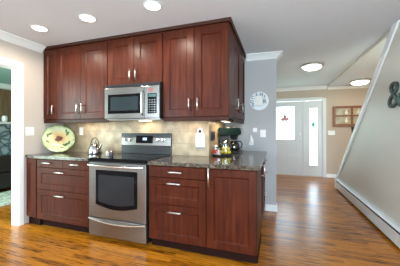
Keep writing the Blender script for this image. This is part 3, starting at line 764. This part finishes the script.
t = thing('switch_plate', 'dark bronze switch plate on the tiled return behind the glass jars', 'switch', (XE, 2.875, 1.165), PI/2)
bx('plate', mat('dark_bronze', (0.07, 0.05, 0.04), 0.35, 0.6), t, -0.10, 0.10, -0.006, 0, -0.06, 0.06, bevel=0.002)
for q_ in (-0.06, 0.0, 0.06): bx('toggle', black_p, t, q_-0.012, q_+0.012, -0.012, -0.0061, -0.03, 0.03, bevel=0.002)
# white gadget with the dark round knob on the tiles
t = thing('hanging_pad', 'white hanging pad with dark round hole on tiles left of the coffee corner', 'pad', (-0.90, YB-0.012, 1.03))
b = NB()
prism(b, [(-0.058, 0.0), (0.058, 0.0), (0.058, 0.155), (0.035, 0.185), (0.03, 0.225), (0.012, 0.238), (-0.012, 0.238), (-0.03, 0.225), (-0.035, 0.185), (-0.058, 0.155)], -0.014, -0.001, 'y')
obj('pad', b, white_p, t, bevel=0.003)
b = NB(); lathe(b, [(0.020, -0.0141), (0.020, -0.022), (0.012, -0.026)], (0, 0, 0.195), 20, 'y'); obj('knob', b, black_p, t, smooth='auto')
b = NB(); box(b, -0.05, 0.05, -0.012, -0.002, -0.022, -0.001); obj('clip', b, steel, t)

# ------------------------------------------------------------------ framed panes on the far wall
oakf = noise_mat('honey_oak_frame', [(0.3, (0.15, 0.045, 0.010)), (0.7, (0.28, 0.095, 0.022))], scale=(3, 3, 8), nscale=5, rough=0.45)
pf = thing('picture_frame', 'old four-pane wooden window frame holding pictures on the far wall', 'picture frame', (1.83, YF, 1.34))
b = NB(); FW, FH = 0.43, 0.53
for (a0, a1, c0, c1) in ((-FW, FW, 0, 0.07), (-FW, FW, FH-0.055, FH), (-FW, -FW+0.06, 0.07, FH-0.055), (FW-0.06, FW, 0.07, FH-0.055), (-0.025, 0.025, 0.07, FH-0.055), (-FW+0.06, -0.025, 0.262, 0.298), (0.025, FW-0.06, 0.262, 0.298)):
    box(b, a0, a1, -0.03, -0.002, c0, c1)
obj('frame', b, oakf, pf, bevel=0.003)
photo = noise_mat('sepia_print', [(0.35, (0.27, 0.21, 0.12)), (0.55, (0.42, 0.34, 0.21)), (0.7, (0.5, 0.44, 0.33))], nscale=7, rough=0.3)
lightp = mat('pale_print_figure', (0.75, 0.68, 0.55), 0.4)
k = 0
for (a0, a1) in ((-FW+0.061, -0.026), (0.026, FW-0.061)):
    for (c0, c1) in ((0.071, 0.261), (0.299, FH-0.056)):
        p_ = bx('picture', photo, pf, a0, a1, -0.012, -0.003, c0, c1)
        b = NB(); cx = a0 + (a1-a0)*(0.72 if a0 < 0 else 0.35); cz = (c0+c1)/2 - 0.02
        n_ = 12; prism(b, [(cx+0.035*math.cos(2*PI*i/n_), cz-0.005+0.045*math.sin(2*PI*i/n_)) for i in range(n_)], -0.0135, -0.0121, 'y')
        prism(b, [(cx+0.018*math.cos(2*PI*i/n_), cz+0.060+0.020*math.sin(2*PI*i/n_)) for i in range(n_)], -0.0136, -0.0122, 'y')
        obj('figure', b, lightp, p_)
# dark strap hanging beneath
b = NB(); 
pts = [(-0.045, 0), (0.05, 0), (0.045, -0.10), (0.025, -0.30), (0.0, -0.34), (-0.02, -0.30), (-0.035, -0.12)]
prism(b, pts, -0.03, -0.004, 'y')
sc_o = obj('hanging_scarf', b, mat('dark_brown_cloth', (0.05, 0.022, 0.02), 0.8), bevel=0.006); sc_o.location = (1.86, YF, 1.335)
tag(sc_o, 'dark brown cloth hanging below the wooden window frame', 'scarf')

# ------------------------------------------------------------------ platter
pl_m = mat('painted_platter', (0.6, 0.7, 0.4), 0.18, Coat_Weight=0.5)
m = pl_m
t = N(m, 'ShaderNodeTexCoord'); ln_ = N(m, 'ShaderNodeVectorMath'); ln_.operation = 'LENGTH'
sx = N(m, 'ShaderNodeSeparateXYZ'); cx = N(m, 'ShaderNodeCombineXYZ'); L(m, t.outputs['Object'], sx.inputs[0]); L(m, sx.outputs['X'], cx.inputs[0]); L(m, sx.outputs['Y'], cx.inputs[1])
L(m, cx.outputs[0], ln_.inputs[0])
nz = N(m, 'ShaderNodeTexNoise'); nz.inputs['Scale'].default_value = 16; L(m, cx.outputs[0], nz.inputs['Vector'])
ma = N(m, 'ShaderNodeMath'); ma.operation = 'MULTIPLY_ADD'; L(m, nz.outputs['Fac'], ma.inputs[0]); ma.inputs[1].default_value = 0.10; L(m, ln_.outputs['Value'], ma.inputs[2])
r1 = ramp(m, ma.outputs[0], [(0.0, (0.14, 0.05, 0.03)), (0.094, (0.17, 0.06, 0.035)), (0.106, (0.70, 0.42, 0.18)), (0.16, (0.74, 0.60, 0.28)), (0.225, (0.64, 0.66, 0.40)), (0.262, (0.46, 0.56, 0.27)), (0.285, (0.18, 0.28, 0.09))])
L(m, r1.outputs[0], BS(m).inputs['Base Color'])
pt = thing('platter', 'big round green and yellow painted platter leaning in the counter corner', 'platter', (-3.00, 2.475, 0.919))
prof = [(0.002, 0.0), (0.09, 0.0), (0.13, 0.004), (0.205, 0.026), (0.225, 0.030), (0.226, 0.025), (0.205, 0.016), (0.13, -0.007), (0.09, -0.010), (0.002, -0.010)]
b = NB(); lathe(b, prof, seg=64, cap=False)
dsh = obj('dish', b, pl_m, pt, smooth=True)
# leaf decorations
leaf_m = mat('painted_leaf', (0.10, 0.17, 0.05), 0.25)
for (aa, rr_, rot, ln2) in ((35, 0.15, 60, 0.05), (50, 0.165, 100, 0.045), (-40, 0.14, 20, 0.05), (-55, 0.13, -30, 0.045), (-25, 0.155, 80, 0.04), (145, 0.145, 30, 0.045), (160, 0.16, 100, 0.04), (195, 0.155, 140, 0.035), (-75, 0.15, 10, 0.04)):
    b = NB(); a_ = math.radians(aa); c0 = Vector((rr_*math.cos(a_), rr_*math.sin(a_))); ro = math.radians(rot); n_ = 10; vs = []
    for i in range(n_):
        q = 2*PI*i/n_; ex, ey = ln2/1.25*math.cos(q), ln2/2.8*math.sin(q)
        p_ = c0 + Vector((ex*math.cos(ro)-ey*math.sin(ro), ex*math.sin(ro)+ey*math.cos(ro))); rad = p_.length
        zz = 0.0045 + max(0, (rad-0.13))/0.075*0.022
        vs.append(b.verts.new((p_.x, p_.y, zz)))
    b.faces.new(vs); obj('leaf_painting', b, leaf_m, dsh)
# orient: face normal (+Z local) -> toward the room, tilted back
tilt = math.radians(20)
nrm = Vector((0.80*math.cos(tilt), -0.60*math.cos(tilt), math.sin(tilt)))
q = nrm.to_track_quat('Z', 'Y')
dsh.rotation_mode = 'QUATERNION'; dsh.rotation_quaternion = q
dsh.location = (0.0, 0.0, 0.194); dsh.scale = (0.91, 0.91, 0.91)

# ------------------------------------------------------------------ kettle
kt = thing('kettle', 'polished steel tea kettle on the counter left of the range', 'kettle', (-2.37, 2.50, 0.916))
b = NB(); lathe(b, [(0.078, 0), (0.086, 0.006), (0.088, 0.02), (0.082, 0.06), (0.066, 0.105), (0.046, 0.135), (0.032, 0.142)], seg=36); obj('body', b, chrome, kt, smooth='auto')
b = NB(); lathe(b, [(0.031, 0.1425), (0.028, 0.150), (0.006, 0.155), (0.006, 0.162), (0.012, 0.168), (0.010, 0.178), (0.003, 0.181)], seg=24); obj('lid', b, chrome, kt, smooth='auto')
b = NB(); tube(b, [(0.060, 0, 0.055), (0.090, 0, 0.085), (0.112, 0, 0.120), (0.122, 0, 0.128)], [0.020, 0.015, 0.010, 0.008], 12); obj('spout', b, chrome, kt, smooth='auto')
b = NB(); tube(b, [(0.072*math.cos(a), 0, 0.105+0.115*math.sin(a)) for a in [PI*(0.03+0.94*i/16) for i in range(17)]], 0.006, 8); obj('handle', b, black_p, kt, smooth='auto')
b = NB(); lathe(b, [(0.088, 0), (0.090, 0.002), (0.0885, 0.010), (0.087, 0.010)], seg=36)
kt2 = obj('base_ring', b, black_p, kt)
kt.location.z = 0.917
# small dish by the kettle
b = NB(); lathe(b, [(0.022, 0), (0.03, 0.012), (0.032, 0.03), (0.028, 0.032)], seg=24)
sd = obj('salt_dish', b, mat('amber_glass', (0.35, 0.17, 0.08), 0.15), smooth='auto'); sd.location = (-2.185, 2.60, 0.917); tag(sd, 'small brown dish on the counter between the kettle and the range', 'dish')
# small jars on the cooktop's left back corner
for (xx, lb, cm) in ((-1.985, 'small clear salt shaker with steel lid at the left edge of the stove', (0.5, 0.45, 0.4)), (-1.925, 'small dark pepper shaker with steel lid on the stove top', (0.05, 0.04, 0.04))):
    t = thing('shaker', lb, 'shaker', (xx, 2.30, 0.9235))
    b = NB(); lathe(b, [(0.020, 0), (0.021, 0.004), (0.018, 0.04), (0.016, 0.048)], seg=20); obj('body', b, mat('shaker_fill', cm, 0.2), t, smooth='auto')
    b = NB(); lathe(b, [(0.0165, 0.0485), (0.0165, 0.058), (0.010, 0.064)], seg=20); obj('lid', b, steel_lt, t, smooth='auto')

# ------------------------------------------------------------------ coffee corner
cm = thing('coffee_maker', 'black drip coffee maker with carafe in the counter corner', 'coffee maker', (-0.775, 3.24, 0.916))
teal_bl = mat('dark_green_black_plastic', (0.006, 0.016, 0.014), 0.15, 0.0, 0.2)
bx('base', black_p, cm, 0.0, 0.30, -0.10, 0.10, 0, 0.035, bevel=0.01)
bx('column', black_p, cm, 0.0, 0.11, -0.10, 0.10, 0.0351, 0.25, bevel=0.01)
b = NB(); prism(b, [(0.0, 0.2501), (0.29, 0.2501), (0.322, 0.29), (0.305, 0.352), (0.26, 0.362), (0.0, 0.362)], -0.115, 0.115, 'y'); hdd = obj('head', b, teal_bl, cm, bevel=0.006)
b = NB(); lathe(b, [(0.048, 0), (0.048, 0.006), (0.042, 0.008)], (0.20, 0, 0.3622), 24); obj('lid', b, steel, hdd, smooth='auto')
b = NB(); prism(b, [(0.312, 0.275), (0.3245, 0.292), (0.312, 0.33), (0.30, 0.32)], -0.08, 0.08, 'y'); obj('control_strip', b, steel, hdd)
b = NB(); lathe(b, [(0.045, 0.19), (0.06, 0.249)], (0.20, 0, 0), 24); obj('filter_basket', b, black_p, cm, smooth='auto')
b = NB(); lathe(b, [(0.055, 0.037), (0.072, 0.05), (0.078, 0.09), (0.068, 0.13), (0.048, 0.155)], (0.20, 0, 0), 32); cf = obj('carafe', b, carafe_gl, cm, smooth='auto')
b = NB(); lathe(b, [(0.049, 0.1555), (0.050, 0.17), (0.03, 0.176)], (0.20, 0, 0), 24); obj('carafe_lid', b, black_p, cf, smooth='auto')
b = NB(); tube(b, [(0.245, 0, 0.165), (0.295, 0, 0.165), (0.315, 0, 0.13), (0.305, 0, 0.08), (0.272, 0, 0.065)], 0.009, 8); obj('carafe_handle', b, black_p, cf, smooth='auto')

tray = NB(); lathe(tray, [(0.110, 0), (0.125, 0.004), (0.130, 0.018), (0.126, 0.019), (0.118, 0.008), (0.002, 0.007)], seg=48)
bmesh.ops.scale(tray, vec=(1.0, 1.10, 1), verts=tray.verts)
to = obj('tray', tray, black_p, smooth='auto'); to.location = (-0.655, 2.85, 0.9165); tag(to, 'oval black tray under the glass jars beside the coffee maker', 'tray')
TZ = 0.9245


def jar(lb, loc, R, H, lidm, extra=None):
    t = thing('glass_jar', lb, 'jar', loc)
    b = NB(); k_ = 0.0022; lathe(b, [(0.001, 0.0), (R*0.8, 0.0), (R*0.95, 0.006), (R, 0.03), (R, H*0.66), (R*0.95, H*0.76), (R*0.90, H*0.80), (R*0.90-k_, H*0.80), (R*0.95-k_, H*0.755), (R-k_, H*0.65), (R-k_, 0.03), (R*0.93-k_, 0.008), (0.001, 0.004)], seg=36, cap=False)
    obj('body', b, jar_gl, t, smooth='auto')
    b = NB(); lathe(b, [(R*0.94, H*0.801), (R*0.94, H*0.82), (R*0.6, H*0.9), (R*0.14, H*0.93), (R*0.12, H*0.95), (R*0.24, H*0.98), (R*0.18, H*1.02), (R*0.03, H*1.035)], seg=28); obj('lid', b, lidm, t, smooth='auto')
    return t


jx, jy = -0.620, 2.880
jar('tall clear lidded jar holding yellow lemons on the black tray', (jx, jy, TZ), 0.078, 0.20, jar_gl)
lem_m = noise_mat('lemon_skin', [(0.3, (0.85, 0.62, 0.02)), (0.7, (0.92, 0.74, 0.05))], nscale=30, rough=0.4)
b = NB(); lathe(b, [(0.002, -0.036), (0.008, -0.031), (0.018, -0.022), (0.0245, -0.008), (0.0245, 0.008), (0.018, 0.022), (0.008, 0.031), (0.002, 0.037)], seg=20)
lem = obj('lemon', b, lem_m, smooth=True)
sp = [(-0.0465, -0.004, 0.0325, 90, 4), (0.0465, -0.004, 0.0325, 90, -4), (0.0, 0.0, 0.0325, 90, 0), (-0.026, -0.006, 0.078, 90, 8), (0.026, 0.004, 0.078, 90, -6)]
lb_ = ['yellow lemon lying at the bottom left of the clear jar', 'yellow lemon lying at the bottom right of the clear jar', 'yellow lemon in the middle of the bottom layer of the jar', 'yellow lemon on the upper layer at the left of the jar', 'yellow lemon on the upper layer at the right of the jar']
for i, (ax, ay, az, rt, rzz) in enumerate(sp):
    o = lem if i == 0 else lem.copy()
    if i: C.objects.link(o)
    o.location = (jx+ax, jy+ay, TZ+az); o.rotation_euler = (math.radians(rt), 0, math.radians(rzz)); tag(o, lb_[i], 'lemon', 'lemons in the clear jar')
red_m = mat('red_label', (0.55, 0.03, 0.025), 0.4)
t = jar('small clear jar with a red band at the left end of the tray', (-0.740, 2.835, TZ), 0.036, 0.13, white_p)
b = NB(); lathe(b, [(0.0365, 0.02), (0.0375, 0.022), (0.0375, 0.065), (0.0365, 0.067)], seg=32, cap=False); obj('label_band', b, red_m, t, smooth='auto')
b = NB(); lathe(b, [(0.028, 0.004), (0.033, 0.02), (0.033, 0.07)], seg=24); obj('contents', b, mat('sugar', (0.8, 0.76, 0.72), 0.8), t, smooth='auto')
t = jar('small clear jar of pale pink sweets between the lemons and the red-banded jar', (-0.684, 2.770, TZ), 0.032, 0.115, jar_gl)
b = NB(); lathe(b, [(0.024, 0.004), (0.029, 0.02), (0.029, 0.055)], seg=24); obj('contents', b, noise_mat('sweets', [(0.4, (0.75, 0.3, 0.28)), (0.6, (0.8, 0.7, 0.66))], nscale=60, rough=0.5), t, smooth='auto')
